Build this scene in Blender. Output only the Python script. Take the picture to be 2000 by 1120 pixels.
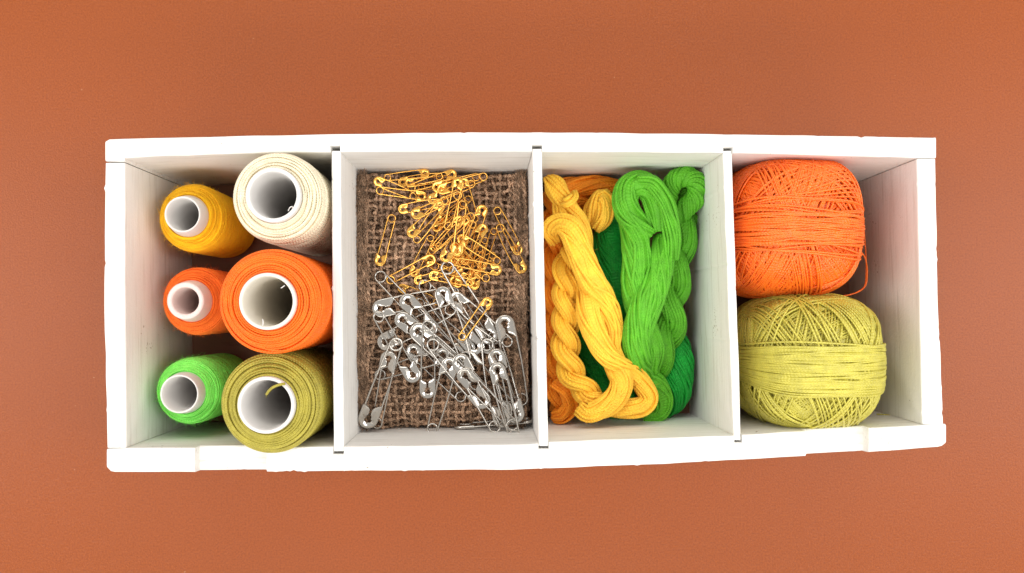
import bpy, math, random
import numpy as np
rng = np.random.default_rng(7); random.seed(7)
PI = math.pi
scene = bpy.context.scene
for o in list(bpy.data.objects): bpy.data.objects.remove(o)

# ------------------------------------------------------------------ camera, light
CX, CY, F = 955.0, 610.0, 1665.0        # nadir and focal length on the 2000 px wide photograph
H = 0.0817                              # height of the box rim (m)
FLOOR = 0.005                           # top of the box floor
CAMZ = H + 0.340
cam_d = bpy.data.cameras.new('camera'); cam = bpy.data.objects.new('camera', cam_d)
scene.collection.objects.link(cam); scene.camera = cam
cam.location = (0, 0, CAMZ); cam.rotation_euler = (0, 0, 0)
cam_d.sensor_fit = 'HORIZONTAL'; cam_d.sensor_width = 36.0; cam_d.lens = 36.0*F/2000
cam_d.shift_x = (1000-CX)/2000; cam_d.shift_y = -(560-CY)/2000
cam_d.clip_start = 0.01; cam_d.clip_end = 20

world = bpy.data.worlds.new('World'); scene.world = world; world.use_nodes = True
bgn = world.node_tree.nodes['Background']
wn, wl = world.node_tree.nodes, world.node_tree.links
wt = wn.new('ShaderNodeTexCoord'); ws = wn.new('ShaderNodeSeparateXYZ'); wr = wn.new('ShaderNodeValToRGB')
wl.new(wt.outputs['Generated'], ws.inputs[0]); wl.new(ws.outputs[2], wr.inputs[0]); wl.new(wr.outputs[0], bgn.inputs['Color'])
wr.color_ramp.elements[0].position = 0.1; wr.color_ramp.elements[0].color = (.75, .73, .70, 1)
wr.color_ramp.elements[1].position = 0.98; wr.color_ramp.elements[1].color = (1.0, .975, .93, 1)
bgn.inputs['Strength'].default_value = 0.74

def area(name, loc, target, sx, sy, power, col):
    l = bpy.data.lights.new(name, 'AREA'); l.shape = 'RECTANGLE'; l.size = sx; l.size_y = sy
    l.energy = power; l.color = col
    o = bpy.data.objects.new(name, l); scene.collection.objects.link(o); o.location = loc
    from mathutils import Vector
    o.rotation_euler = (Vector(target)-Vector(loc)).to_track_quat('-Z', 'Y').to_euler()
    return o
area('softbox_back', (0.0, 0.95, 0.98), (0.0, 0.0, 0.05), 1.4, 0.35, 7.0, (1.0, 0.96, 0.89))
area('softbox_left', (-0.80, 0.0, 0.88), (0, 0, 0.05), 0.4, 1.0, 6.6, (1.0, 0.985, 0.965))
area('softbox_right', (0.80, 0.0, 0.88), (0, 0, 0.05), 0.4, 1.0, 7.6, (1.0, 0.985, 0.965))
area('softbox_front', (0.0, -0.90, 0.98), (0, 0, 0.05), 1.4, 0.35, 10.0, (1.0, 0.96, 0.89))
scene.view_settings.view_transform = 'Standard'; scene.view_settings.look = 'None'
scene.view_settings.exposure = -0.12; scene.view_settings.gamma = 1.0
scene.view_settings.use_curve_mapping = False
scene.render.engine = 'CYCLES'
scene.cycles.max_bounces = 8; scene.cycles.diffuse_bounces = 5

def P(px, py, z):                       # a point of the photograph at height z
    d = (CAMZ - z)/F
    return np.array([(px-CX)*d, -(py-CY)*d, z])

# ------------------------------------------------------------------ mesh building
class MB:
    def __init__(s): s.v = []; s.f = []; s.uv = []; s.n = 0; s.sm = []
    def add(s, v, f, uv=None, smooth=True):
        v = np.asarray(v, float); f = np.asarray(f, int)
        s.v.append(v); s.f.append(f + s.n)
        s.uv.append(np.zeros((f.shape[0], f.shape[1], 2)) if uv is None else uv)
        s.sm.append(np.full(len(f), smooth)); s.n += len(v)
    def mesh(s, name, mat):
        V = np.concatenate(s.v); me = bpy.data.meshes.new(name)
        loops = np.concatenate([f.ravel() for f in s.f]); sizes = np.concatenate([np.full(len(f), f.shape[1]) for f in s.f])
        starts = np.concatenate([[0], np.cumsum(sizes)[:-1]])
        me.vertices.add(len(V)); me.vertices.foreach_set('co', V.astype(np.float32).ravel())
        me.loops.add(len(loops)); me.loops.foreach_set('vertex_index', loops.astype(np.int32))
        me.polygons.add(len(sizes)); me.polygons.foreach_set('loop_start', starts.astype(np.int32))
        me.polygons.foreach_set('use_smooth', np.concatenate(s.sm))
        uvl = me.uv_layers.new(name='UVMap')
        uvl.data.foreach_set('uv', np.concatenate([u.reshape(-1, 2) for u in s.uv]).astype(np.float32).ravel())
        me.update(calc_edges=True); me.validate()
        if mat: me.materials.append(mat)
        return me
    def build(s, name, mat, parent=None):
        o = bpy.data.objects.new(name, s.mesh(name, mat)); scene.collection.objects.link(o)
        if parent: o.parent = parent; o.matrix_parent_inverse = parent.matrix_world.inverted()
        return o

def norm(a): return a/np.maximum(np.linalg.norm(a, axis=-1, keepdims=True), 1e-12)
def tube(mb, pts, r, sides=6, ref=(0, 0, 1), closed=False, caps=True, u0=None):
    pts = np.asarray(pts, float); n = len(pts)
    if closed: t = np.roll(pts, -1, 0) - np.roll(pts, 1, 0)
    else: t = np.gradient(pts, axis=0)
    t = norm(t); ref = np.broadcast_to(np.asarray(ref, float), (n, 3))
    b = norm(np.cross(t, ref)); nn = np.cross(b, t)
    a = np.arange(sides)*2*PI/sides
    r = np.broadcast_to(np.asarray(r, float), (n,))
    V = pts[:, None, :] + r[:, None, None]*(np.cos(a)[None, :, None]*b[:, None, :] + np.sin(a)[None, :, None]*nn[:, None, :])
    seg = np.linalg.norm(np.diff(pts, axis=0), axis=1); u = np.concatenate([[0], np.cumsum(seg)])*1000
    if u0 is None: u0 = rng.uniform(0, 50)
    u = u + u0
    m = n if closed else n-1
    i = np.arange(m)[:, None]; j = np.arange(sides)[None, :]
    i2 = (i+1) % n; j2 = (j+1) % sides
    f = np.stack([i*sides+j, i*sides+j2, i2*sides+j2, i2*sides+j], -1).reshape(-1, 4)
    uu = np.concatenate([u, [u[-1]+np.linalg.norm(pts[0]-pts[-1])*1000]])
    U0 = np.broadcast_to(uu[:m][:, None], (m, sides)); U1 = np.broadcast_to(uu[1:m+1][:, None], (m, sides))
    V0 = np.broadcast_to((np.arange(sides)/sides)[None, :], (m, sides)); V1 = V0+1/sides
    uv = np.stack([np.stack([U0, V0], -1), np.stack([U0, V1], -1), np.stack([U1, V1], -1), np.stack([U1, V0], -1)], 2).reshape(-1, 4, 2)
    mb.add(V.reshape(-1, 3), f, uv)
    if caps and not closed:
        base = mb.n - n*sides
        for k, fl in ((0, 1), (n-1, 0)):
            idx = np.arange(sides)+k*sides
            if fl: idx = idx[::-1]
            mb.f.append((idx+base)[None, :]); mb.uv.append(np.zeros((1, sides, 2))); mb.sm.append(np.array([True]))
def lathe(mb, prof, n=64, c=(0, 0, 0)):
    prof = np.asarray(prof, float); m = len(prof); a = np.arange(n)*2*PI/n
    V = np.stack([prof[:, 0][:, None]*np.cos(a), prof[:, 0][:, None]*np.sin(a), np.broadcast_to(prof[:, 1][:, None], (m, n))], -1)+np.array(c)
    i = np.arange(m-1)[:, None]; j = np.arange(n)[None, :]; j2 = (j+1) % n
    f = np.stack([i*n+j, i*n+j2, (i+1)*n+j2, (i+1)*n+j], -1).reshape(-1, 4)
    mb.add(V.reshape(-1, 3), f)
def catmull(ctrl, n):
    c = np.asarray(ctrl, float); c = np.vstack([2*c[0]-c[1], c, 2*c[-1]-c[-2]])
    L = np.linalg.norm(np.diff(c[1:-1, :3], axis=0), axis=1); cum = np.concatenate([[0], np.cumsum(L)])
    s = np.linspace(0, cum[-1]*0.99999, n); k = np.clip(np.searchsorted(cum, s, side='right')-1, 0, len(L)-1)
    t = ((s-cum[k])/np.maximum(L[k], 1e-9))[:, None]
    p0, p1, p2, p3 = c[k], c[k+1], c[k+2], c[k+3]
    return 0.5*((2*p1)+(-p0+p2)*t+(2*p0-5*p1+4*p2-p3)*t**2+(-p0+3*p1-3*p2+p3)*t**3)
def snoise(n, k):                       # smooth 1-d noise, about k bumps
    k = max(int(k), 2)
    return np.interp(np.linspace(0, k-1, n), np.arange(k), rng.normal(0, 1, k))
def fibres(mb, base, dirs, length, r, seg=4, curl=0.5):
    for p, d, l in zip(base, dirs, length):
        q = norm(rng.normal(0, 1, 3)); t = np.linspace(0, 1, seg)[:, None]
        pts = p + l*(d*t + curl*q*t*t)
        tube(mb, pts, np.linspace(r, r*0.5, seg), 3, ref=norm(rng.normal(0, 1, 3)), caps=False)

# ------------------------------------------------------------------ materials
def new_mat(name):
    m = bpy.data.materials.new(name); m.use_nodes = True
    return m, m.node_tree.nodes, m.node_tree.links, m.node_tree.nodes['Principled BSDF']
def N(nodes, t, **kw):
    n = nodes.new(t)
    for k, v in kw.items():
        if k in n.inputs: n.inputs[k].default_value = v
        else: setattr(n, k, v)
    return n
def yarn_mat(name, col, freq=0.9, lobes=1.0, rough=0.7, sheen=0.3, bump=0.6, var=0.16, spec=0.4, dist=0.00022, sss=0.0):
    m, n, l, b = new_mat(name)
    tc = N(n, 'ShaderNodeTexCoord'); sep = N(n, 'ShaderNodeSeparateXYZ'); l.new(tc.outputs['UV'], sep.inputs[0])
    mu = N(n, 'ShaderNodeMath', operation='MULTIPLY'); mu.inputs[1].default_value = freq*2*PI; l.new(sep.outputs[0], mu.inputs[0])
    mv = N(n, 'ShaderNodeMath', operation='MULTIPLY'); mv.inputs[1].default_value = lobes*2*PI; l.new(sep.outputs[1], mv.inputs[0])
    ad = N(n, 'ShaderNodeMath', operation='ADD'); l.new(mu.outputs[0], ad.inputs[0]); l.new(mv.outputs[0], ad.inputs[1])
    si = N(n, 'ShaderNodeMath', operation='SINE'); l.new(ad.outputs[0], si.inputs[0])
    nz = N(n, 'ShaderNodeTexNoise', Scale=900.0, Detail=3.0); l.new(tc.outputs['Object'], nz.inputs['Vector'])
    hs = N(n, 'ShaderNodeMath', operation='MULTIPLY_ADD'); hs.inputs[1].default_value = .5; l.new(nz.outputs['Fac'], hs.inputs[0]); l.new(si.outputs[0], hs.inputs[2])
    bp = N(n, 'ShaderNodeBump', Strength=bump, Distance=dist); l.new(hs.outputs[0], bp.inputs['Height']); l.new(bp.outputs[0], b.inputs['Normal'])
    nz2 = N(n, 'ShaderNodeTexNoise', Scale=260.0, Detail=4.0); l.new(tc.outputs['Object'], nz2.inputs['Vector'])
    mx = N(n, 'ShaderNodeMix', data_type='RGBA'); mx.inputs[6].default_value = tuple(c*(1-var) for c in col)+(1,)
    mx.inputs[7].default_value = tuple(min(1, c*(1+var)) for c in col)+(1,)
    rp = N(n, 'ShaderNodeMapRange'); rp.inputs[1].default_value = .35; rp.inputs[2].default_value = .65; l.new(nz2.outputs['Fac'], rp.inputs[0])
    l.new(rp.outputs[0], mx.inputs[0]); l.new(mx.outputs[2], b.inputs['Base Color'])
    b.inputs['Roughness'].default_value = rough; b.inputs['Specular IOR Level'].default_value = spec
    b.inputs['Sheen Weight'].default_value = sheen; b.inputs['Sheen Tint'].default_value = tuple(min(1, c+.15) for c in col)+(1,)
    return m
def lin(r, g, b):
    f = lambda c: (c/255/12.92 if c/255 <= .04045 else ((c/255+.055)/1.055)**2.4)
    return (f(r), f(g), f(b))

def paper_mat():
    m, n, l, b = new_mat('brown_paper')
    tc = N(n, 'ShaderNodeTexCoord')
    nz = N(n, 'ShaderNodeTexNoise', Scale=1100.0, Detail=5.0, Roughness=.7); l.new(tc.outputs['Object'], nz.inputs['Vector'])
    nb = N(n, 'ShaderNodeTexNoise', Scale=9.0, Detail=4.0); l.new(tc.outputs['Object'], nb.inputs['Vector'])
    rp = N(n, 'ShaderNodeValToRGB'); rp.color_ramp.elements[0].position = .3; rp.color_ramp.elements[1].position = .72
    rp.color_ramp.elements[0].color = (.235, .044, .002, 1); rp.color_ramp.elements[1].color = (.385, .084, .008, 1)
    l.new(nz.outputs['Fac'], rp.inputs[0])
    mx = N(n, 'ShaderNodeMix', data_type='RGBA', blend_type='MULTIPLY'); mx.inputs[0].default_value = 1
    r2 = N(n, 'ShaderNodeValToRGB'); r2.color_ramp.elements[0].color = (.88, .89, .91, 1); r2.color_ramp.elements[1].color = (1, 1, 1, 1)
    l.new(nb.outputs['Fac'], r2.inputs[0]); l.new(rp.outputs[0], mx.inputs[6]); l.new(r2.outputs[0], mx.inputs[7])
    ns = N(n, 'ShaderNodeTexNoise', Scale=330.0, Detail=1.0); l.new(tc.outputs['Object'], ns.inputs['Vector'])
    rs = N(n, 'ShaderNodeMapRange'); rs.inputs[1].default_value = .80; rs.inputs[2].default_value = .90; l.new(ns.outputs['Fac'], rs.inputs[0])
    m2 = N(n, 'ShaderNodeMix', data_type='RGBA'); m2.inputs[7].default_value = (.5, .27, .15, 1)
    l.new(rs.outputs[0], m2.inputs[0]); l.new(mx.outputs[2], m2.inputs[6])
    l.new(m2.outputs[2], b.inputs['Base Color']); b.inputs['Roughness'].default_value = .37
    b.inputs['Specular IOR Level'].default_value = .4
    bp = N(n, 'ShaderNodeBump', Strength=.6, Distance=.0003); l.new(nz.outputs['Fac'], bp.inputs['Height']); l.new(bp.outputs[0], b.inputs['Normal'])
    return m
def paint_mat(name, stretch, tint=(.84, .83, .805)):
    m, n, l, b = new_mat(name)
    tc = N(n, 'ShaderNodeTexCoord'); mp = N(n, 'ShaderNodeMapping'); mp.inputs['Scale'].default_value = stretch
    l.new(tc.outputs['Object'], mp.inputs[0])
    st = N(n, 'ShaderNodeTexNoise', Scale=1.0, Detail=6.0, Roughness=.65); l.new(mp.outputs[0], st.inputs['Vector'])
    rp = N(n, 'ShaderNodeValToRGB'); rp.color_ramp.elements[0].position = .24; rp.color_ramp.elements[1].position = .48
    rp.color_ramp.elements[0].color = (tint[0]*.76, tint[1]*.735, tint[2]*.70, 1); rp.color_ramp.elements[1].color = tint+(1,)
    l.new(st.outputs['Fac'], rp.inputs[0])
    # pin-prick pits and worn specks in the paint
    sp = N(n, 'ShaderNodeTexNoise', Scale=750.0, Detail=2.0); l.new(tc.outputs['Object'], sp.inputs['Vector'])
    cl = N(n, 'ShaderNodeTexNoise', Scale=60.0, Detail=2.0); l.new(tc.outputs['Object'], cl.inputs['Vector'])
    ad = N(n, 'ShaderNodeMath', operation='MULTIPLY'); l.new(sp.outputs['Fac'], ad.inputs[0]); l.new(cl.outputs['Fac'], ad.inputs[1])
    pr = N(n, 'ShaderNodeMapRange'); pr.inputs[1].default_value = .45; pr.inputs[2].default_value = .48; l.new(ad.outputs[0], pr.inputs[0])
    mx = N(n, 'ShaderNodeMix', data_type='RGBA'); l.new(pr.outputs[0], mx.inputs[0]); l.new(rp.outputs[0], mx.inputs[6]); mx.inputs[7].default_value = (.42, .36, .31, 1)
    l.new(mx.outputs[2], b.inputs['Base Color']); b.inputs['Roughness'].default_value = .55; b.inputs['Specular IOR Level'].default_value = .3
    bp = N(n, 'ShaderNodeBump', Strength=.35, Distance=.0006); l.new(st.outputs['Fac'], bp.inputs['Height'])
    b2 = N(n, 'ShaderNodeBump', Strength=.25, Distance=.0005); l.new(sp.outputs['Fac'], b2.inputs['Height']); l.new(bp.outputs[0], b2.inputs['Normal'])
    l.new(b2.outputs[0], b.inputs['Normal'])
    return m
def plain(name, col, rough=.4, metal=0.0, spec=.5, nscale=0, bump=0.0):
    m, n, l, b = new_mat(name)
    b.inputs['Base Color'].default_value = col+(1,); b.inputs['Roughness'].default_value = rough
    b.inputs['Metallic'].default_value = metal; b.inputs['Specular IOR Level'].default_value = spec
    tc = N(n, 'ShaderNodeTexCoord'); nz = N(n, 'ShaderNodeTexNoise', Scale=float(nscale or 300), Detail=3.0); l.new(tc.outputs['Object'], nz.inputs['Vector'])
    rp = N(n, 'ShaderNodeMapRange'); rp.inputs[3].default_value = rough*.75; rp.inputs[4].default_value = rough*1.3
    l.new(nz.outputs['Fac'], rp.inputs[0]); l.new(rp.outputs[0], b.inputs['Roughness'])
    if bump:
        bp = N(n, 'ShaderNodeBump', Strength=bump, Distance=.0004); l.new(nz.outputs['Fac'], bp.inputs['Height']); l.new(bp.outputs[0], b.inputs['Normal'])
    return m

def empty(name, loc, label, cat, group=None):
    o = bpy.data.objects.new(name, None); o.empty_display_size = .005; scene.collection.objects.link(o); o.location = loc
    o['label'] = label; o['category'] = cat
    if group: o['group'] = group
    bpy.context.view_layer.update()
    return o

# ------------------------------------------------------------------ ground
g = MB(); S = 1.6
g.add([(-S, -S, 0), (S, -S, 0), (S, S, 0), (-S, S, 0)], [(0, 1, 2, 3)], smooth=False)
go = g.build('ground', paper_mat()); go['kind'] = 'structure'; go['label'] = 'terracotta brown craft paper under the box'

# ------------------------------------------------------------------ the box
box = empty('wooden_box', tuple(P(955, 610, H)*np.array([1, 1, 0])), 'white painted wooden box with four compartments holding sewing supplies', 'box')
paint_x = paint_mat('white_paint_along', (25, 420, 420)); paint_y = paint_mat('white_paint_across', (420, 25, 420))
def loft_board(name, stations, along, mat, z0=.0004, bev=.0007, lean=0.0):
    """stations: (s, a, b, ztop) in photograph pixels on the rim plane; a = outer side, b = inner side"""
    k = F/.340; secs = []
    n = len(stations); ja = snoise(n, n/6)*.00008; jb = snoise(n, n/6)*.00008; jz = snoise(n, n/6)*.00008
    for i in range(n):
        if rng.random() < .04: ja[i] += rng.normal(0, .0002)
        if rng.random() < .03: jz[i] -= abs(rng.normal(0, .0003))
    for i, (s, a, b, zt) in enumerate(stations):
        if along == 'x': S_ = (s-CX)/k; A = -(a-CY)/k; B = -(b-CY)/k
        else: S_ = -(s-CY)/k; A = (a-CX)/k; B = (b-CX)/k
        A += ja[i]; B += jb[i]; zt = zt+jz[i]; sg = 1 if A > B else -1
        prof = [(A, z0), (A, zt-bev), (A-sg*bev*.3, zt-bev*.3), (A-sg*bev, zt), (B+sg*bev, zt), (B+sg*bev*.3, zt-bev*.3), (B, zt-bev), (B+lean, z0)]
        secs.append([((S_, p, z) if along == 'x' else (p, S_, z)) for p, z in prof])
    V = np.array(secs).reshape(-1, 3); m = 8; f = []
    for i in range(n-1):
        for j in range(m): f.append((i*m+j, i*m+(j+1) % m, (i+1)*m+(j+1) % m, (i+1)*m+j))
    mb = MB(); mb.add(V, f, smooth=False)
    for base in (0, (n-1)*m):
        mb.f.append(np.arange(base, base+m)[None, :]); mb.uv.append(np.zeros((1, m, 2))); mb.sm.append(np.array([False]))
    o = mb.build(name, mat, box)
    import bmesh
    bm = bmesh.new(); bm.from_mesh(o.data); bmesh.ops.recalc_face_normals(bm, faces=bm.faces); bm.to_mesh(o.data); bm.free()
    return o
def stations(s0, s1, step, breaks):
    out = list(np.arange(s0, s1, step))+[s1]
    for b in breaks: out += [b-.02, b+.02]
    return sorted(out)
# back board (upper in the picture), with the three slots
def it(x, xs, ys): return float(np.interp(x, xs, ys))
slots_t = [(645, 664.5, 285), (1039, 1059, 283.5), (1412.5, 1432, 287)]
st = []
for s in stations(206, 1828, 7, [243]+[v for q in slots_t for v in q[:2]]):
    a = it(s, [206, 212, 300, 650, 920, 1200, 1500, 1828], [276, 272, 269, 262, 257.5, 259, 263, 269])
    b = it(s, [206, 243, 243.01, 320, 480, 650, 1040, 1420, 1800, 1828], [315, 316, 309, 305, 300, 297, 296, 299, 309, 309])
    for x0, x1, yy in slots_t:
        if x0 <= s <= x1: b = yy
    st.append((s, a, b, H))
loft_board('long_side', st, 'x', paint_x)
slots_b = [(650, 671.5, 887.5), (1051.5, 1072, 877), (1434, 1450.5, 864.5)]
st = []
for s in stations(209, 1847, 7, [381, 521, 1574, 1697]+[v for q in slots_b for v in q[:2]]):
    a = it(s, [209, 216, 520, 1000, 1300, 1560, 1740, 1838, 1847], [914, 923, 922, 918, 907, 892, 881, 873, 866])
    b = it(s, [209, 246, 500, 700, 1030, 1080, 1430, 1455, 1800, 1847], [877, 876, 874.5, 872, 868.5, 863, 851, 849, 831, 829])
    zt = H
    if 381 < s < 521 or 1574 < s < 1697: zt = H-.0055; a += 1.5
    for x0, x1, yy in slots_b:
        if x0 <= s <= x1: b = yy
    st.append((s, a, b, zt))
loft_board('long_side', st, 'x', paint_x)
st = [(s, it(s, [317, 600, 876], [204, 201.5, 208]), it(s, [317, 876], [242, 245]), H-.0004) for s in stations(318.3, 875, 7, [])]
loft_board('end_panel', st, 'y', paint_y)
st = [(s, it(s, [309, 560, 830], [1829, 1834, 1845]), it(s, [309, 830], [1793, 1803]), H-.0006) for s in stations(310.6, 829.5, 7, [])]
loft_board('end_panel', st, 'y', paint_y, lean=.004)
for (t0, t1, y0, b0, b1, y1) in ((646, 664, 294, 650.5, 671, 882.5), (1040, 1058.5, 290, 1052.5, 1071.5, 872.5), (1413.3, 1431.5, 294, 1434.8, 1450, 861)):
    st = [(s, it(s, [y0, y1], [t0, b0]), it(s, [y0, y1], [t1, b1]), H-.0012) for s in stations(y0, y1, 6, [])]
    loft_board('divider', st, 'y', paint_y, z0=FLOOR+.0002, bev=.0006)
k = .340/F
fl = MB()
x0, x1, y0, y1 = (244-CX)*k, (1806-CX)*k+.004, -(872-CY)*k, -(306-CY)*k
v = [(x, y, z) for z in (.0006, FLOOR) for x, y in ((x0, y0), (x1, -(845-CY)*k), (x1, y1), (x0, y1))]
fl.add(v, [(3, 2, 1, 0), (4, 5, 6, 7), (0, 1, 5, 4), (1, 2, 6, 5), (2, 3, 7, 6), (3, 0, 4, 7)], smooth=False)
m_floor = paint_mat('brown_wood_floor', (25, 300, 300), (.24, .11, .065))
fl.build('floor_panel', m_floor, box)

# ------------------------------------------------------------------ thread spools
core_white = plain('white_plastic', (.76, .74, .72), .35, spec=.5); core_pink = plain('pinkish_plastic', (.80, .66, .62), .35)
core_cream = plain('cream_plastic', (.80, .75, .66), .35)
def spool(label, c, d_top, Rpx, hole_px, ring_px, core_mat, mat, pitch, tr, protr, slope, tail=None, fuzz=0, base_px=None, seg=88, jit=1.0):
    zt = CAMZ - d_top; s = d_top/F
    p = P(c[0], c[1], zt); R = Rpx*s; rh = hole_px*s; rr = ring_px*s; rb = (base_px or ring_px)*s
    root = empty('thread_spool', (p[0], p[1], FLOOR), label, 'thread spool', 'spools of thread in the left compartment')
    zl = zt - FLOOR
    # plastic core, open at both ends
    cb = MB()
    prof = [(rh*.97, .0002), (rh*.97, zl-.004), (rh, zl-.0006), (rh+.0003, zl), (rr-.0003, zl), (rr, zl-.0005), (rb, zl-protr-.001), (rb, .0002), (rh*.97, .0002)]
    lathe(cb, prof, 72, (p[0], p[1], FLOOR)); cb.build('core_tube', core_mat, root)
    # winding profile: from the core out over the shoulder and down
    zs = zl-protr
    th = np.linspace(0, 1, 10)
    prof = [(rb+.0004, zs), (rb+(R-rb)*.55, zs-slope*.35)]
    sh = (R-rb)*.45
    for q in np.linspace(.1, 1, 9): prof.append((R-sh+sh*math.sin(q*PI/2), zs-slope*.35-(slope*.65)*(1-math.cos(q*PI/2))))
    prof += [(R*1.0, zs*.45), (R*.985, .006), (R*.9, .003)]
    prof = np.array(prof); L = np.concatenate([[0], np.cumsum(np.linalg.norm(np.diff(prof, axis=0), axis=1))])
    turns = int(L[-1]/pitch); wb = MB()
    # solid body just under the thread
    lathe(wb, [(rb-.0002, prof[0, 1]-tr*1.3)]+[(max(rb, a-tr*(.45 if fuzz else .9)), b-tr*(.45 if fuzz else .9)) for a, b in prof[1:]]+[(rb, .003)], 72, (0, 0, 0))
    for layer in range(2):
        for i in (range(turns) if layer == 0 else rng.integers(0, turns, turns//3)):
            q = (i+.5+.16*rng.normal()*jit)*pitch + layer*.5*pitch
            a = np.arange(seg)*2*PI/seg; ph = rng.uniform(0, 2*PI)
            side = np.interp(q, L, np.linspace(0, 1, len(L)))
            tilt = (.0007 if q < L[-4] else .0026)*jit*rng.normal()*(.6 if layer == 0 else 1)
            qq = np.clip(q + tilt*np.sin(a+ph) + .00012*jit*np.sin(3*a+rng.uniform(0, 6)), 0.0001, L[-1])
            r_ = np.interp(qq, L, prof[:, 0]); z_ = np.interp(qq, L, prof[:, 1])
            lift = layer*.75*tr+.12*tr*rng.normal()
            r_ = r_ + lift*.6; z_ = z_ + lift*.6
            pts = np.stack([r_*np.cos(a), r_*np.sin(a), z_], -1)
            tube(wb, pts, tr*rng.uniform(.88, 1.08), 6, closed=True)
        if layer == 0: pass
    if fuzz:
        a = rng.uniform(0, 2*PI, fuzz); q = rng.uniform(0, L[-4]+.012, fuzz)
        r_ = np.interp(q, L, prof[:, 0])+tr*.5; z_ = np.interp(q, L, prof[:, 1])+tr*.5
        base = np.stack([r_*np.cos(a), r_*np.sin(a), z_], -1)
        out = np.stack([np.cos(a), np.sin(a), np.full(fuzz, .6)], -1)*.5
        tan = np.stack([-np.sin(a), np.cos(a), np.zeros(fuzz)], -1)*rng.choice([-1, 1], fuzz)[:, None]
        fibres(wb, base, norm(out+tan*1.0+rng.normal(0, .3, (fuzz, 3))), rng.uniform(.0008, .0024, fuzz), .00004, curl=.6)
    for v in wb.v: v[:] += np.array([p[0], p[1], FLOOR]) if False else 0
    o = wb.build('thread_winding', mat, None); o.parent = root
    for (tp, rad, tmat) in (tail or []):
        tb = MB(); cps = catmull(tp, 24); tube(tb, cps, rad, 6, ref=(.3, .2, 1))
        if rad > .0004:
            for _ in range(14):
                e = cps[-1]; dd = norm(cps[-1]-cps[-4]+rng.normal(0, .00035, 3)); fibres(tb, [e], [dd], [rng.uniform(.001, .0025)], .00008, curl=.3)
        tb.build('thread_tail', tmat, root)
    return root
m_yel = yarn_mat('yellow_thread', lin(255, 192, 8), 1.0, rough=.75, sheen=.4, bump=.25, var=.08)
m_wht = yarn_mat('cream_thread', (.90, .81, .60), .9, rough=.5, sheen=.1, bump=.5, var=.08)
m_or1 = yarn_mat('orange_fuzzy_thread', lin(255, 118, 30), 1.0, rough=.75, sheen=.4, bump=.25, var=.08)
m_or2 = yarn_mat('orange_thread', lin(255, 112, 14), .8, rough=.5, sheen=.1, bump=.5, var=.10)
m_lim = yarn_mat('lime_thread', lin(140, 250, 105), 1.0, rough=.75, sheen=.4, bump=.25, var=.08)
m_kha = yarn_mat('khaki_thread', lin(174, 162, 64), .8, rough=.5, sheen=.1, bump=.5, var=.12)
DT, DS = .325, .352
spool('small yellow thread spool in the upper left corner of the box', (356, 419), DS, 67.5, 31.5, 35.5, core_white, m_yel, .00056, .00027, .0062, .010, fuzz=900, base_px=42)
spool('large cream white thread spool against the upper edge of the box', (533, 381), DT, 89, 45.5, 54, core_white, m_wht, .00094, .00046, .0030, .007,
      tail=[([P(563, 412, CAMZ-DT-.001), P(566, 406, CAMZ-DT+.002), P(571, 404, CAMZ-DT+.002), P(571, 411, CAMZ-DT-.001)], .0002, core_white)])
spool('small bright orange thread spool with a pinkish core', (362, 588), DS, 67.5, 26, 36.5, core_pink, m_or1, .00056, .00027, .0070, .010, fuzz=900, base_px=42)
spool('large orange thread spool in the middle of the box end', (522, 589), .318, 102, 49, 56, core_cream, m_or2, .00092, .00045, .0022, .006,
      tail=[([P(513, 636, CAMZ-.318+.0004), P(514, 630, CAMZ-.318+.001), P(513, 624, CAMZ-.318+.0005)], 0.0002, core_white), ([P(556, 558, CAMZ-.318+.0004), P(552, 561, CAMZ-.318+.001), P(549, 563, CAMZ-.318+.0005)], .0002, core_white)])
spool('small lime green thread spool in the lower left corner of the box', (350, 770), DS, 66, 34, 38, core_white, m_lim, .00056, .00027, .0062, .010, fuzz=900, base_px=42)
spool('large khaki green thread spool with a frayed thread end in its core', (519, 792), .328, 97, 49, 56, core_white, m_kha, .00102, .00050, .0030, .007,
      tail=[([P(556, 750, CAMZ-.3275), P(545, 752, CAMZ-.3255), P(533, 757, CAMZ-.326), P(525, 764, CAMZ-.329), P(521, 770, CAMZ-.332)], .00055, m_kha)])

# ------------------------------------------------------------------ burlap
BZ = H-.0455
m_jute = yarn_mat('brown_jute', (.58, .375, .245), .55, rough=.9, sheen=.15, bump=.9, var=.38, spec=.15, dist=.0004)
burlap = empty('burlap_cloth', tuple(P(862, 590, FLOOR)), 'coarse brown burlap cloth lining the compartment under the pins', 'cloth')
bx0, bx1 = -.0598, .0165; by0, by1 = -.0527, .0622
gx = rng.normal(0, 1, (9, 12))
def bil(u, v):
    u = np.clip(u, 0, .9999)*8; v = np.clip(v, 0, .9999)*11; i = u.astype(int); j = v.astype(int); a = u-i; b = v-j
    a = a*a*(3-2*a); b = b*b*(3-2*b)
    return gx[i, j]*(1-a)*(1-b)+gx[i+1, j]*a*(1-b)+gx[i, j+1]*(1-a)*b+gx[i+1, j+1]*a*b
def bz(x, y):
    x = np.asarray(x, float); y = np.asarray(y, float)
    u = (x-bx0)/(bx1-bx0); v = (y-by0)/(by1-by0)
    z = BZ + .0014*bil(u, v)
    z = z + .0032*np.exp(-((u-.03)/.055)**2) - .006*np.clip((.015-u)/.03, 0, 1) + .0016*np.exp(-((u-.95)/.05)**2)
    z = z - .007*np.clip((.07-v)/.07, 0, 1)**1.5 - .002*np.clip((v-.95)/.05, 0, 1)
    return z
wb = MB()
nw, nf = 23, 34
def jrow(n, m, amp): return np.stack([snoise(m, 9)*amp for _ in range(n)])
xs = np.linspace(bx0+.001, bx1-.001, nw); ys = np.linspace(by0+.001, by1-.001, nf)
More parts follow.
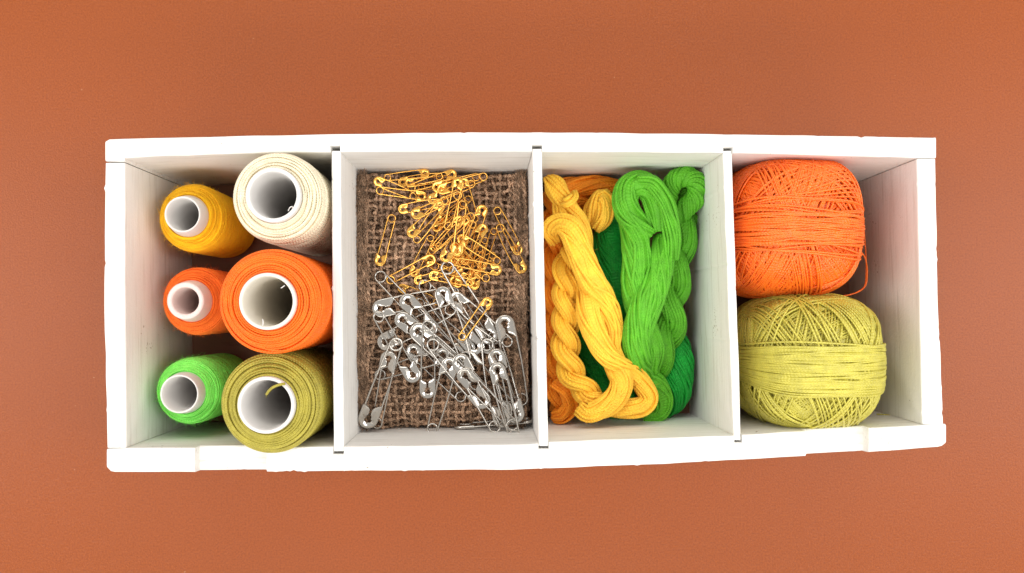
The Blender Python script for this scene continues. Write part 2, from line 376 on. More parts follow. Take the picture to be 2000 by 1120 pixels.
for layer in range(2):
    off = -layer*.0046
    for i, x in enumerate(xs):
        m = 220; y = np.linspace(by0, by1, m); xx = x + layer*.0014 + snoise(m, 14)*.00050 + snoise(m, 50)*.00018
        over = np.cos((y-ys[0])/(ys[1]-ys[0])*PI + i*PI)
        z = bz(xx, y)+off+.00070*over+snoise(m, 30)*.00015
        for st_ in (-1, 1):
            ph = y*1000*1.5+i
            tube(wb, np.stack([xx+st_*.00035*np.cos(ph), y, z+st_*.00025*np.sin(ph)], -1), .00050*(1+.25*snoise(m, 40)).clip(.5, 1.6), 5)
    for j, y in enumerate(ys):
        m = 160; x = np.linspace(bx0, bx1, m); yy = y + layer*.0013 + snoise(m, 12)*.00050 + snoise(m, 40)*.00018
        over = -np.cos((x-xs[0])/(xs[1]-xs[0])*PI + j*PI)
        z = bz(x, yy)+off+.00070*over+snoise(m, 24)*.00015
        for st_ in (-1, 1):
            ph = x*1000*1.5+j
            tube(wb, np.stack([x, yy+st_*.00035*np.cos(ph), z+st_*.00025*np.sin(ph)], -1), .00050*(1+.25*snoise(m, 40)).clip(.5, 1.6), 5)
n = 5000
fx = rng.uniform(bx0+.0005, bx1-.0005, n); fy = rng.uniform(by0, by1, n)
d = np.where((rng.random(n) < .5)[:, None], np.array([[1., 0, 0]]), np.array([[0, 1., 0]]))*rng.choice([-1, 1], n)[:, None]
fibres(wb, np.stack([fx, fy, bz(fx, fy)+.0005], -1), norm(d+rng.normal(0, .35, (n, 3))+np.array([0, 0, .18])), rng.uniform(.0015, .0055, n), .00011, curl=.55)
# frayed, rolled edges along the dividers
for (xa, cnt, zoff) in ((bx0+.0026, 1700, .0026), (bx1-.0024, 1200, .0018)):
    for e in range(6):
        m = 260; y = np.linspace(by0+.0015, by1-.0008, m)
        x = xa+(e-2.5)*.0009+snoise(m, 11)*.0006+snoise(m, 34)*.00025
        x = np.clip(x, bx0-.0005, bx1+.0004); z = bz(x, y)+zoff*(.35+.25*snoise(m, 9))+.0004*snoise(m, 30)
        for st_ in (-1, 1):
            ph = y*1000*1.1+e
            tube(wb, np.stack([x+st_*.0004*np.cos(ph), y, z+st_*.0004*np.sin(ph)], -1), .00046*(1+.25*snoise(m, 40)).clip(.5, 1.6), 5)
    fy = rng.uniform(by0+.003, by1-.001, cnt); fx = xa+rng.normal(0, .0013, cnt)
    dd = norm(np.stack([rng.normal(0, .35, cnt), rng.choice([-1, 1], cnt)*1.0, rng.normal(.05, .3, cnt)], -1))
    fx = np.clip(fx, bx0-.0006, bx1+.0004)
    fibres(wb, np.stack([fx, fy, bz(fx, fy)+zoff*rng.uniform(0, 1, cnt)], -1), dd, rng.uniform(.003, .009, cnt), .00015, curl=.25)
wb.build('woven_layer', m_jute, burlap)
# folded cloth underneath fills the compartment down to the floor
fb = MB(); nu, nv = 30, 40
U, Vv = np.meshgrid(np.linspace(0, 1, nu), np.linspace(0, 1, nv), indexing='ij')
X = bx0+.0006+U*(bx1-bx0-.0012); Y = by0+.0006+Vv*(by1-by0-.0012); Z = bz(X, Y)-.0072
top = np.stack([X, Y, Z], -1).reshape(-1, 3); bot = top.copy(); bot[:, 2] = FLOOR+.0003
idx = np.arange(nu*nv).reshape(nu, nv)
f = np.stack([idx[:-1, :-1], idx[1:, :-1], idx[1:, 1:], idx[:-1, 1:]], -1).reshape(-1, 4)
ring = np.concatenate([idx[:, 0], idx[-1, 1:], idx[-2::-1, -1], idx[0, -2:0:-1]]); r2 = np.roll(ring, -1)
ff = np.stack([r2, ring, ring+nu*nv, r2+nu*nv], -1)
fb.add(np.vstack([top, bot]), np.vstack([f, f[:, ::-1]+nu*nv, ff[:, ::-1]]))
fb.build('under_fold', m_jute, burlap)

# ------------------------------------------------------------------ safety pins
m_gold = plain('gilt_wire', (.95, .53, .12), .18, 1.0); m_silver = plain('nickel_wire', (.56, .53, .49), .15, 1.0)
def pin_meshes(L, w, rc, rw, mat, cl_len, bow, spread):
    wm = MB(); n = 26
    xe = L-cl_len*.55
    t = np.linspace(0, 1, n)
    legA = np.stack([xe*(1-t), w*(1-t)+rc*t+bow*np.sin(t*PI), np.zeros(n)], -1)
    a = np.linspace(PI/2, PI/2+3*PI, 46)
    coil = np.stack([rc*np.cos(a), rc*np.sin(a), np.linspace(0, 1, 46)*rw*2.3], -1)
    legB = np.stack([(xe+cl_len*.15)*t, -(rc*(1-t)+w*spread*t)-bow*.6*np.sin(t*PI), rw*2.3*(1-t)**1.5], -1)
    pts = np.vstack([legA[:-1], coil, legB[1:]])
    tube(wm, pts, rw, 8)
    cm = MB(); ow = rw*1.5; hz = rw*2.1
    m1, m2 = 12, 14
    cen = []; nor = []; iw = []
    for i in range(m1):
        q = i/(m1-1); cen.append((L-cl_len+(cl_len-w-ow)*q, w)); nor.append((0, 1)); iw.append(w*((.15+.76*math.sin(min(1, q*2.4)*PI*.5)) if q < .8 else .74))
    for i in range(1, m2):
        q = i/m2*PI; cen.append((L-w-ow+w*math.sin(q), w*math.cos(q))); nor.append((math.sin(q), math.cos(q))); iw.append(w*(.58-.06*math.sin(q)))
    for i in range(m1):
        q = 1-i/(m1-1); cen.append((L-cl_len*.92+(cl_len*.92-w-ow)*q, -w)); nor.append((0, -1)); iw.append(w*((.15+.70*math.sin(min(1, q*2.4)*PI*.5)) if q < .8 else .70))
    cen = np.array(cen); nor = np.array(nor); iw = np.array(iw); secs = []
    for c_, n_, w_ in zip(cen, nor, iw):
        sec = []
        for th in np.linspace(0, PI/2, 6): sec.append((ow*math.cos(th), hz*math.sin(th)))
        for q in (.25, .5, .75, .93, 1.0): sec.append((-w_*q, hz*(1-.75*q*q)))
        low = [(x, -z*.8) for x, z in sec[::-1]][:-1]
        secs.append([(c_[0]+n_[0]*x, c_[1]+n_[1]*x, z) for x, z in sec+low])
    V = np.array(secs); ns, m, _ = V.shape
    i = np.arange(ns-1)[:, None]; j = np.arange(m)[None, :]; j2 = (j+1) % m
    f = np.stack([i*m+j, (i+1)*m+j, (i+1)*m+j2, i*m+j2], -1).reshape(-1, 4)
    cm.add(V.reshape(-1, 3), f)
    for base, rv in ((0, 1), ((ns-1)*m, 0)):
        idx = np.arange(base, base+m); idx = idx[::-1] if rv else idx
        cm.f.append(idx[None, :]); cm.uv.append(np.zeros((1, m, 2))); cm.sm.append(np.array([False]))
    return wm.mesh('wire', mat), cm.mesh('clasp', mat), pts
GL, SL = .0215, .0375
GV = [pin_meshes(GL, .0021, .0016, .00029, m_gold, .0056, b, s) for b, s in ((.0002, .9), (.0005, 1.0), (-.0001, .8))]
SV = [pin_meshes(SL, .0036, .0025, .00042, m_silver, .0108, b, s) for b, s in ((.0004, .9), (.0009, 1.0), (-.0001, .8))]
# height map the pins are stacked on
HX, HY, HR = bx0-.004, by0-.004, .0006
hm = np.zeros((int((bx1-bx0+.008)/HR)+2, int((by1-by0+.008)/HR)+2))
ii, jj = np.meshgrid(np.arange(hm.shape[0]), np.arange(hm.shape[1]), indexing='ij')
hm[:] = bz(HX+ii*HR, HY+jj*HR)+.0006
from mathutils import Matrix, Vector
pin_no = [0]
def pin(kind, coil, head, label, flip=None, group=None, tilt=None):
    Ln, var = (GL, GV) if kind == 'gold' else (SL, SV)
    wm, cm, pts = var[pin_no[0] % 3]; pin_no[0] += 1
    z = BZ+.003
    c = P(coil[0], coil[1], z); h = P(head[0], head[1], z)
    c[0] = min(max(c[0], bx0+.002), bx1-.002); c[1] = min(max(c[1], by0), by1-.002)
    dist = np.linalg.norm((h-c)[:2]); dr = (h-c)/max(dist, 1e-6); per = np.array([-dr[1], dr[0], 0])
    sc = min(max(dist/Ln, .88), 1.08)
    c2 = h-dr*Ln*sc if dist < Ln*.88 else c
    # heights under the clasp half and the coil half
    tt = np.linspace(0, 1, 40); rw = .0003 if kind == 'gold' else .00047
    smp = []
    for t in tt:
        for wv in (-1, 0, 1):
            q = c2+(h-c2)*t+per*wv*(.0016 if kind == 'gold' else .003); smp.append((t, q[0], q[1]))
    smp = np.array(smp); gi = np.clip(((smp[:, 1]-HX)/HR).astype(int), 0, hm.shape[0]-1); gj = np.clip(((smp[:, 2]-HY)/HR).astype(int), 0, hm.shape[1]-1)
    zz = hm[gi, gj]; t = smp[:, 0]
    # lowest line over all points through the two support maxima
    zc, zh = zz[t < .5].max(), zz[t >= .5].max()
    tc = t[t < .5][zz[t < .5].argmax()]; th = t[t >= .5][zz[t >= .5].argmax()]
    sl = (zh-zc)/max(th-tc, .25); sl = max(min(sl, .006), -.006)
    z0 = max((zz-sl*t).max()+.0001, 0)+rw
    za, zb = z0, z0+sl
    cap = BZ+.011; za = min(za, cap); zb = min(zb, cap)
    A = np.array([c2[0], c2[1], za]); B = np.array([h[0], h[1], zb])
    hm[gi, gj] = np.maximum(hm[gi, gj], za+(zb-za)*t+rw*1.2)
    X = norm(B-A); Yv = norm(np.cross([0, 0, 1], X)); Zv = np.cross(X, Yv)
    roll = rng.normal(0, .10) if tilt is None else tilt
    if (rng.random() < .5 if flip is None else flip): roll += PI
    M = Matrix(((X[0], Yv[0], Zv[0], A[0]), (X[1], Yv[1], Zv[1], A[1]), (X[2], Yv[2], Zv[2], A[2]), (0, 0, 0, 1))) @ Matrix.Rotation(roll, 4, 'X') @ Matrix.Diagonal((sc, sc, sc, 1))
    root = bpy.data.objects.new('safety_pin', None); root.empty_display_size = .002; scene.collection.objects.link(root)
    root['label'] = label; root['category'] = 'safety pin'; root['group'] = group or ('gold safety pins on the burlap' if kind == 'gold' else 'silver safety pins on the burlap')
    root.matrix_world = M
    for nm, me in (('wire', wm), ('clasp', cm)):
        o = bpy.data.objects.new(nm, me); scene.collection.objects.link(o); o.parent = root
    return root
HEAP_G = 'gold safety pin half buried in the tangled middle of the gold heap'
HEAP_S = 'silver safety pin half buried in the tangled middle of the silver heap'
G = [
 # bottom of the heap first
 ((884, 420), (842, 492), HEAP_G), ((930, 470), (880, 520), HEAP_G), ((905, 480), (935, 545), HEAP_G), ((870, 430), (905, 500), HEAP_G),
 ((850, 520), (930, 560), HEAP_G), ((940, 500), (880, 555), HEAP_G), ((900, 400), (850, 440), HEAP_G), ((960, 500), (890, 540), HEAP_G),
 ((925, 440), (905, 520), HEAP_G), ((830, 365), (905, 352), 'gold safety pin lying deep in the row along the upper box wall'),
 ((859, 345), (774, 357), 'gold safety pin with clasp to the left in the row along the upper wall'),
 ((865, 350), (790, 361), 'second gold pin with left clasp in the row along the upper wall'),
 ((760, 351), (841, 340), 'topmost gold safety pin pressed flat against the upper box wall'),
 ((805, 369), (893, 342), 'gold safety pin slanting up right to a clasp near the upper wall'),
 ((930, 347), (843, 374), 'gold safety pin pointing left just below the upper wall row'),
 ((944, 344), (853, 379), 'gold safety pin with its coil furthest right along the upper wall'),
 ((795, 380), (731, 355), 'gold safety pin whose clasp touches the burlap fold in the upper left'),
 ((746, 377), (838, 387), 'gold safety pin with coil left of all others in the upper row'),
 ((921, 363), (837, 398), 'gold safety pin with round coil right of the upright clasp'),
 ((860, 400), (778, 413), 'pale dull gold safety pin at the left edge of the heap'),
 ((895, 387), (806, 426), 'gold safety pin pointing left just under the pale dull one'),
 ((923, 414), (903, 350), 'gold safety pin running upward behind the upright clasp'),
 ((816, 470), (868, 398), 'gold safety pin with coil beneath the big slanted clasp left of centre'),
 ((885, 418), (845, 456), 'gold safety pin with bright heart shaped clasp left of centre'),
 ((862, 476), (918, 424), 'gold safety pin with coil at lower left of the heap middle'),
 ((915, 492), (946, 401), 'gold safety pin with shiny upright clasp at the upper right of the heap'),
 ((923, 441), (884, 518), 'gold safety pin slanting down left below the round centre clasp'),
 ((843, 490), (907, 424), 'gold safety pin with round clasp in the centre of the heap'),
 ((945, 476), (921, 548), 'gold safety pin standing steeply with coil under the bright silver clasp'),
 ((963, 456), (938, 530), 'gold safety pin with coil beside the right hand pair'),
 ((841, 466), (803, 541), 'gold safety pin with open steep legs left of the lower heap'),
 ((838, 512), (905, 562), 'gold safety pin running down right from a coil left of the lower heap'),
 ((863, 534), (806, 551), 'small bright clasped gold pin pointing left above the silver pins'),
 ((918, 553), (836, 537), 'gold safety pin lying level with clasp left in the lower heap'),
 ((852, 590), (776, 560), 'gold safety pin lying partly under the first silver clasps'),
 ((762, 546), (852, 502), 'gold safety pin with coil left beside the long silver coil'),
 ((935, 500), (926, 568), 'gold safety pin with clasp down at the lower edge of the heap'),
 ((890, 519), (949, 441), 'gold safety pin with a bright silvery white clasp right of centre'),
 ((949, 544), (882, 478), 'gold safety pin with coil at the lower right of the heap'),
 ((887, 512), (980, 531), 'gold safety pin with flat yellow clasp pointing right'),
 ((970, 510), (892, 463), 'gold safety pin with thick clasp upper left and coil right'),
 ((877, 445), (898, 352), 'gold safety pin with upright round clasp at the top of the heap'),
 ((870, 397), (800, 465), 'gold safety pin with large slanted clasp pointing down left'),
 ((920, 428), (866, 514), 'gold safety pin slanting to a bright clasp in the lower middle'),
 ((904, 405), (893, 504), 'upright gold safety pin with bright clasp in the very centre'),
 ((972, 412), (1016, 498), 'upper pin of the gold pair slanting beside the right divider'),
 ((977, 447), (1024, 535), 'lower pin of the gold pair slanting beside the right divider'),
 ((765, 427), (739, 520), 'lone gold safety pin lying apart on the left of the burlap'),
]
Sp = [
 ((870, 640), (925, 690), HEAP_S), ((900, 600), (960, 690), HEAP_S),
 ((990, 827), (886, 834), 'silver safety pin tucked almost hidden at the lower burlap edge', None, None, 1.35),
 ((875, 525), (966, 672), 'silver safety pin with coil lost among the gold pins'),
 ((830, 559), (937, 691), 'silver safety pin with coil just below the small gold clasp'),
 ((887, 763), (797, 675), 'silver safety pin with coil alone on burlap in the lower middle'),
 ((752, 729), (880, 690), 'silver safety pin crossing level with coil between the left pair'),
 ((880, 605), (736, 676), 'silver safety pin whose round clasp lies at the far left'),
 ((743, 541), (852, 655), 'long silver safety pin reaching highest into the gold heap'),
 ((885, 572), (729, 607), 'silver safety pin with folded clasp pointing left at the upper left'),
 ((975, 655), (880, 575), 'silver safety pin with clasp beside the topmost silver clasp'),
 ((890, 690), (787, 578), 'silver safety pin with clasp touching the lowest gold clasp on the left'),
 ((892, 707), (776, 615), 'silver safety pin with wide clasp left in the parallel bundle'),
 ((930, 750), (806, 634), 'silver safety pin with wide clasp lower in the parallel bundle'),
 ((991, 788), (905, 685), 'silver safety pin with small coil between the long lower right pins'),
 ((838, 640), (836, 779), 'upright silver safety pin with heart shaped clasp hanging down'),
 ((905, 685), (861, 561), 'topmost silver safety pin with round clasp under the gold heap'),
 ((743, 619), (816, 744), 'silver safety pin slanting to a bright clasp left of centre'),
 ((965, 660), (1010, 826), 'silver safety pin with clasp rightmost at the lower edge'),
 ((952, 673), (984, 834), 'silver safety pin with large coil over clasps and broad clasp at the lower edge'),
 ((999, 828), (966, 680), 'silver safety pin whose clasp lies under the mirror bright leaf'),
 ((845, 837), (884, 694), 'silver safety pin with coil resting against the lower box wall'),
 ((848, 672), (953, 793), 'silver safety pin with coil in the centre of the silver heap'),
 ((966, 830), (893, 690), 'silver safety pin with coil at the lower edge left of the clasps'),
 ((1000, 827), (898, 720), 'silver safety pin with round upper clasp in the lower right bundle'),
 ((997, 820), (967, 706), 'silver safety pin with narrow upright clasp in the lower right bundle'),
 ((737, 826), (766, 682), 'narrow upright silver pin lying inside the lower left wide pin'),
 ((777, 671), (714, 836), 'wide silver safety pin in the lower left corner with clasp down'),
 ((1023, 780), (981, 613), 'silver safety pin along the right divider with big clasp on top'),
]
for c, h, l in G: pin('gold', c, h, l)
for c, h, l, *ex in Sp: pin('silver', c, h, l, *ex)
pin('gold', (904, 657), (959, 582), 'lone gold safety pin lying on top of the silver heap')

# ------------------------------------------------------------------ floss skeins
def bundle(mb, ctrl, sr=.00070, twist=70.0, n=None, phase=0.0, flat=.85, wob=.32, off=None, px=True):
    """a bundle of strands along a path; ctrl rows: px, py, z, radius px"""
    v0 = len(mb.v)
    if px:
        c = np.array([list(P(a, b, z))+[r*(CAMZ-z)/F] for a, b, z, r in ctrl])
    else: c = np.array(ctrl)
    L = np.linalg.norm(np.diff(c[:, :3], axis=0), axis=1).sum(); n = n or max(24, int(L/.0011))
    q = catmull(c, n); p = q[:, :3]; R = q[:, 3]
    t = norm(np.gradient(p, axis=0)); up = np.array([0, 0, 1.0])
    b = norm(np.cross(t, np.broadcast_to(up, t.shape))); nn = np.cross(b, t)
    s = np.concatenate([[0], np.cumsum(np.linalg.norm(np.diff(p, axis=0), axis=1))])
    if off is not None:                  # rope: the bundle circles round the path
        amp, rate, ph = off; a = ph+s*rate
        p = p + amp*R[:, None]*(np.cos(a)[:, None]*b+np.sin(a)[:, None]*nn)
        t = norm(np.gradient(p, axis=0)); b = norm(np.cross(t, np.broadcast_to(up, t.shape))); nn = np.cross(b, t)
    Rm = R.mean(); count = max(6, int(2*PI*(Rm-sr)/(sr*2.0)))
    tube(mb, p, np.maximum(R-sr*1.5, sr), 10)
    for lay in (0, 1):
        for k_ in range(count):
            if lay == 1 and rng.random() < .72: continue
            a0 = 2*PI*(k_+.25*rng.normal())/count + phase + lay*.5
            a = a0 + twist*s + wob*snoise(n, max(3, L/.012))
            rad = np.maximum(R-sr, sr*.5) + (sr*.7 if lay else 0) + sr*.28*snoise(n, max(3, L/.014))
            rad = np.maximum(rad, sr*.3)
            off_b = (rad*np.cos(a))[:, None]*b; off_n = (rad*flat*np.sin(a))[:, None]*nn
            tube(mb, p+off_b+off_n, sr*rng.uniform(.85, 1.12)*(R/Rm)**.35, 6)
    if L > .03: fuzz_on(mb, 70, start=v0)
    return p
def fuzz_on(mb, k_=400, ln=(.001, .003), start=0):
    V = np.concatenate(mb.v[start:]); idx = rng.integers(0, len(V), k_); 
    fibres(mb, V[idx], norm(rng.normal(0, 1, (k_, 3))+np.array([0, 0, .6])), rng.uniform(*ln, k_), .00005, curl=.6)
m_fy = yarn_mat('yellow_floss', lin(255, 196, 58), .75, lobes=2.0, rough=.6, sheen=.3, bump=.4, var=.09)
m_fg = yarn_mat('light_green_floss', lin(92, 176, 32), .75, lobes=2.0, rough=.6, sheen=.25, bump=.4, var=.10)
m_fo = yarn_mat('orange_floss', lin(255, 150, 24), .75, lobes=2.0, rough=.6, sheen=.25, bump=.4, var=.10)
m_fd = yarn_mat('dark_green_floss', lin(10, 158, 50), .75, lobes=2.0, rough=.6, sheen=.2, bump=.4, var=.14)
GRP = 'skeins of embroidery floss in the third compartment'
z1, z2, z3, z4 = .018, .030, .040, .050
# dark green, lowest
sk = empty('floss_skein', tuple(P(1240, 640, FLOOR)), 'dark green floss skein lying beneath the light green and yellow ones', 'floss skein', GRP)
mb = MB(); bundle(mb, [(1200, 410, .024, 26), (1192, 480, .026, 34), (1205, 560, .026, 36), (1190, 640, .022, 34), (1200, 720, .020, 32), (1215, 790, .018, 28)], twist=60)
bundle(mb, [(1140, 600, .016, 22), (1140, 660, .020, 26), (1158, 710, .020, 27), (1185, 765, .018, 26), (1225, 800, .018, 24)], twist=60)
mb.build('twisted_bundle', m_fd, sk)
mb = MB(); bundle(mb, [(1270, 640, .020, 28), (1312, 670, .024, 30), (1324, 715, .027, 30), (1318, 765, .025, 30), (1290, 795, .020, 26), (1235, 803, .016, 22), (1190, 806, .014, 18)], twist=100)
mb.build('end_loop', m_fd, sk)
# orange
sk = empty('floss_skein', tuple(P(1090, 600, FLOOR)), 'orange floss skein lying along the left divider beneath the yellow one', 'floss skein', GRP)
mb = MB()
bundle(mb, [(1088, 395, .026, 20), (1100, 370, .027, 19), (1140, 362, .027, 18), (1185, 364, .027, 18), (1222, 372, .024, 16)], twist=90)
bundle(mb, [(1160, 420, .020, 18), (1140, 395, .023, 17), (1112, 388, .026, 18)], twist=80)
mb.build('end_loop', m_fo, sk)
mb = MB()
pth = [(1086, 385, .024, 17), (1085, 430, .030, 19), (1086, 500, .030, 19), (1085, 570, .030, 18), (1088, 640, .030, 18), (1088, 700, .030, 18), (1092, 750, .028, 18), (1102, 785, .026, 17), (1104, 805, .024, 16)]
bundle(mb, pth, twist=-40, off=(.75, 210, 0)); bundle(mb, pth, twist=-40, off=(.75, 210, PI))
bundle(mb, [(1112, 430, .016, 26), (1112, 520, .016, 28), (1120, 620, .016, 28), (1122, 700, .015, 26), (1110, 780, .014, 24)], twist=60)
mb.build('twisted_bundle', m_fo, sk)
mb = MB(); bundle(mb, [(1084, 742, .036, 15), (1106, 764, .036, 16), (1113, 793, .035, 16), (1098, 811, .033, 15), (1082, 812, .030, 13)], twist=70); mb.build('end_loop', m_fo, sk)
# light green
sk = empty('floss_skein', tuple(P(1280, 580, FLOOR)), 'light green floss skein with an open loop and a coiled end', 'floss skein', GRP)
mb = MB()
bundle(mb, [(1290, 450, .046, 22), (1286, 410, .048, 24), (1275, 378, .049, 24), (1254, 361, .049, 25), (1232, 366, .048, 25), (1222, 388, .048, 25), (1226, 414, .047, 26), (1243, 440, .046, 26), (1262, 465, .045, 26)], twist=55)
bundle(mb, [(1245, 352, .052, 10), (1275, 358, .054, 14), (1298, 392, .054, 16), (1308, 430, .053, 17), (1311, 470, .051, 17), (1306, 505, .048, 17)], twist=50)
mb.build('end_loop', m_fg, sk)
mb = MB()
bundle(mb, [(1229, 425, .045, 22), (1240, 462, .047, 26), (1243, 510, .049, 27), (1240, 560, .047, 27), (1252, 620, .043, 26), (1272, 680, .040, 25), (1262, 730, .036, 24), (1285, 758, .034, 23), (1293, 784, .032, 22), (1283, 805, .030, 20), (1258, 806, .028, 18)], twist=48)
bundle(mb, [(1300, 465, .044, 20), (1292, 510, .048, 26), (1278, 560, .050, 29), (1256, 610, .050, 29), (1242, 660, .047, 28), (1244, 705, .043, 26), (1254, 750, .036, 24)], twist=48)
mb.build('twisted_bundle', m_fg, sk)
mb = MB()
# coiled knot, wound like a small ball
kc = P(1347, 362, .043)
for ring_r, zc, rr_ in ((.0058, 0.0, .0040), (.0050, .0028, .0030)):
    pass
bundle(mb, [(1310, 415, .040, 16), (1307, 380, .044, 19), (1318, 353, .047, 20), (1341, 344, .048, 20), (1359, 358, .048, 20), (1359, 386, .047, 20), (1340, 408, .044, 20), (1320, 426, .040, 20)], twist=330)
bundle(mb, [(1330, 372, .040, 16), (1345, 378, .040, 18), (1352, 392, .038, 18)], twist=120)
mb.build('coiled_end', m_fg, sk)
mb = MB()
pth = [(1338, 410, .034, 20), (1330, 450, .036, 21), (1322, 500, .036, 21), (1314, 560, .036, 20), (1310, 620, .034, 20), (1300, 670, .032, 20), (1280, 715, .030, 18), (1262, 745, .028, 16)]
bundle(mb, pth, twist=-30, off=(.72, 165, .3)); bundle(mb, pth, twist=-30, off=(.72, 165, .3+PI))
mb.build('rope', m_fg, sk)
# yellow, on top
sk = empty('floss_skein', tuple(P(1140, 600, FLOOR)), 'yellow floss skein twisted into ropes and loops on top', 'floss skein', GRP)
mb = MB()
bundle(mb, [(1075, 350, .040, 13), (1082, 360, .043, 20), (1094, 382, .045, 20), (1112, 408, .046, 18), (1128, 432, .046, 19), (1138, 462, .045, 19), (1142, 495, .042, 18)], twist=60)
bundle(mb, [(1094, 398, .046, 8), (1108, 396, .051, 10), (1121, 386, .048, 9), (1121, 376, .044, 7)], twist=40)
bundle(mb, [(1096, 378, .044, 13), (1096, 410, .046, 14), (1100, 440, .046, 15)], twist=60)
mb.build('end_loop', m_fy, sk)
mb = MB()
bundle(mb, [(1150, 436, .034, 14), (1160, 410, .036, 18), (1176, 386, .038, 19), (1183, 398, .039, 18), (1178, 425, .038, 19), (1163, 445, .035, 16)], twist=70)
mb.build('end_loop', m_fy, sk)
mb = MB()
bundle(mb, [(1083, 470, .042, 14), (1076, 448, .048, 18), (1094, 438, .051, 20), (1115, 452, .053, 24), (1130, 490, .053, 26), (1150, 535, .052, 27), (1178, 585, .049, 25), (1194, 635, .046, 22), (1192, 680, .045, 21),
            (1202, 715, .047, 22), (1214, 745, .049, 22), (1203, 775, .050, 22), (1178, 796, .050, 22), (1150, 806, .049, 21), (1133, 796, .047, 18)], twist=42)
bundle(mb, [(1120, 470, .044, 20), (1142, 520, .043, 23), (1150, 565, .046, 24), (1150, 612, .050, 25), (1161, 652, .052, 23), (1182, 690, .052, 21), (1207, 711, .049, 20), (1232, 727, .045, 20), (1255, 752, .045, 19), (1268, 778, .045, 18), (1252, 796, .045, 18), (1215, 798, .044, 18), (1180, 796, .043, 16)], twist=45)
mb.build('twisted_bundle', m_fy, sk)
mb = MB()
pth = [(1116, 488, .040, 17), (1108, 530, .041, 17), (1105, 590, .042, 17), (1104, 640, .042, 17), (1106, 690, .042, 17), (1118, 735, .042, 17), (1145, 765, .044, 16), (1172, 780, .044, 14)]
bundle(mb, pth, twist=-25, off=(.72, 270, .8)); bundle(mb, pth, twist=-25, off=(.72, 270, .8+PI))
mb.build('rope', m_fy, sk)

# ------------------------------------------------------------------ balls of crochet thread
def ball(label, c, rad, mat, tr, bands, belt, strands, tilt=0.0, p=3.1):
    c = np.array(c); rad = np.array(rad)
    root = empty('yarn_ball', (c[0], c[1], FLOOR), label, 'yarn ball', 'balls of crochet thread in the right compartment')
    def surf(d, h):
        rho = (np.abs(d/rad)**p).sum(-1)**(-1/p); return c + d*rho[..., None] + norm(d/rad**1)*0 + norm(d)*h[..., None]
    mb = MB()
    th = np.linspace(0, PI, 40); ph = np.linspace(0, 2*PI, 64, endpoint=False)
    D = np.stack([np.sin(th)[:, None]*np.cos(ph), np.sin(th)[:, None]*np.sin(ph), np.broadcast_to(np.cos(th)[:, None], (40, 64))], -1)
    V = surf(D, np.full((40, 64), -tr*5.0)).reshape(-1, 3)
    i = np.arange(39)[:, None]; j = np.arange(64)[None, :]; j2 = (j+1) % 64
    mb.add(V, np.stack([i*64+j, (i+1)*64+j, (i+1)*64+j2, i*64+j2], -1).reshape(-1, 4))
    seg = 110; a = np.arange(seg)*2*PI/seg
    def loop(m_, nrm, offc, h, wv=0.0, ph0=0.0):
        nrm = norm(np.array(nrm, float)); u = norm(np.cross(nrm, [.13, .21, .97])); w = np.cross(nrm, u)
        o_ = offc + wv*np.sin(a*2+ph0) + wv*.5*np.sin(a*5+ph0*2)
        d = norm(np.cos(a)[:, None]*u+np.sin(a)[:, None]*w+o_[:, None]*nrm)
        pts = surf(d, np.full(seg, h)); tube(m_, pts, tr*rng.uniform(.9, 1.06), 6, ref=d, closed=True)
    for (inc, az, cnt, step, h0, center) in bands:
        # normal: inclination from the y axis, azimuth round it
        i_, z_ = math.radians(inc), math.radians(az)
        for q in range(cnt):
            off = center+(q-(cnt-1)/2)*step + step*.25*rng.normal()
            ii_ = i_+rng.normal(0, .012); zz_ = z_+rng.normal(0, .015)
            nrm = (math.sin(ii_)*math.sin(zz_), math.cos(ii_), math.sin(ii_)*math.cos(zz_)*1.0)
            loop(mb, nrm, off, h0*tr+rng.normal(0, .22)*tr, .006, rng.uniform(0, 6))
    mb.build('winding', mat, root)
    bb = MB()
    for (off, sl, h) in belt:
        loop(bb, (sl, 1, rng.normal(0, .01)), off, h*tr+rng.normal(0, .2)*tr, .010, rng.uniform(0, 6))
    bb.build('belt', mat, root)
    for ctrl in strands:
        sb = MB(); tube(sb, catmull([P(*q) for q in ctrl], 40), tr*.75, 6); sb.build('loose_strand', mat, root)
    return root
m_bo = yarn_mat('orange_crochet_cotton', lin(255, 114, 22), .75, lobes=1.0, rough=.32, sheen=.1, bump=.4, var=.10, spec=.65)
m_bk = yarn_mat('khaki_crochet_cotton', lin(200, 190, 78), .75, lobes=1.0, rough=.32, sheen=.1, bump=.4, var=.10, spec=.65)
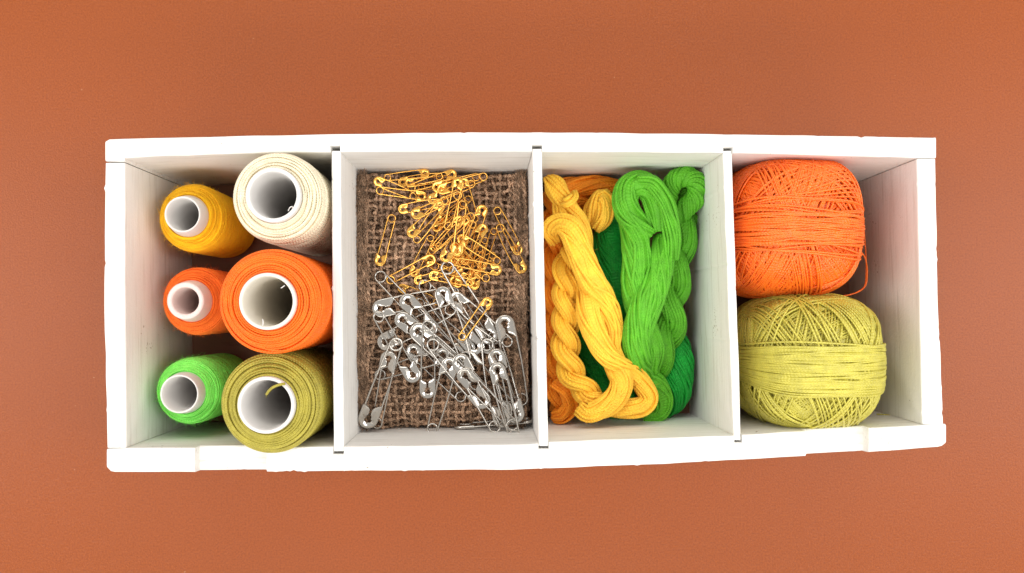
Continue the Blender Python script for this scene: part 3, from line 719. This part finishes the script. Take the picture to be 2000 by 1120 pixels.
def mkbands(n, seed, incs, hs, cnts, step=.034):
    r = np.random.default_rng(seed); out = []
    for i in range(n):
        out.append((r.uniform(*incs)*r.choice([-1, 1]), r.uniform(0, 360), int(r.integers(*cnts)), step, hs[0]+(hs[1]-hs[0])*i/n, r.normal(0, .22)))
    return out
zc = .0465
oc = P(1524, 452, zc); 
bo = mkbands(16, 3, (35, 75), (-4.0, -2.0), (12, 20), .034) + mkbands(16, 5, (45, 85), (-1.2, 1.0), (7, 12), .034) + mkbands(6, 9, (65, 88), (1.2, 2.4), (2, 5), .045)
belt_o = [(rng.normal(-.07, .115), rng.normal(0, .06)+.03, rng.uniform(1.8, 3.6)) for _ in range(48)] + [(.27, -.10, 1.6), (.30, -.12, 1.5), (.2, .10, 1.6), (.24, -.05, 1.4)]
ball('orange ball of crochet thread in the upper right of the box', (oc[0], oc[1], zc), (.0262, .0290, .0405), m_bo, .00042, bo, belt_o,
     [[(1668, 372, .052), (1684, 420, .046), (1690, 480, .044), (1692, 530, .046), (1688, 560, .048), (1672, 572, .05)],
      [(1678, 488, .058), (1690, 505, .056), (1694, 535, .053), (1688, 562, .052), (1660, 576, .054), (1610, 582, .056)]])
kc = P(1560, 702, zc+.002)
bk = mkbands(16, 13, (35, 75), (-4.0, -2.0), (12, 20), .034) + mkbands(20, 15, (55, 88), (-1.2, 1.0), (5, 10), .036) + mkbands(6, 19, (60, 85), (1.2, 2.4), (2, 4), .045)
belt_k = [(-.06+.0078*(q-28)+rng.normal(0, .005), rng.normal(0, .02), rng.uniform(2.4, 3.2)) for q in range(57)] + [(-.06+.013*(q-17)+rng.normal(0, .003), rng.normal(0, .01), rng.uniform(1.2, 2.0)) for q in range(35)] + [(rng.uniform(-.2, .25), rng.normal(-.03, .05), 3.4) for _ in range(14)]
ball('khaki yellow ball of crochet thread in the lower right of the box', (kc[0], kc[1], zc+.002), (.0262, .0282, .0418), m_bk, .00041, bk, belt_k,
     [[(1660, 800, .046), (1685, 812, .045), (1712, 819, .047), (1735, 819, .050), (1738, 812, .050), (1712, 809, .047)]])
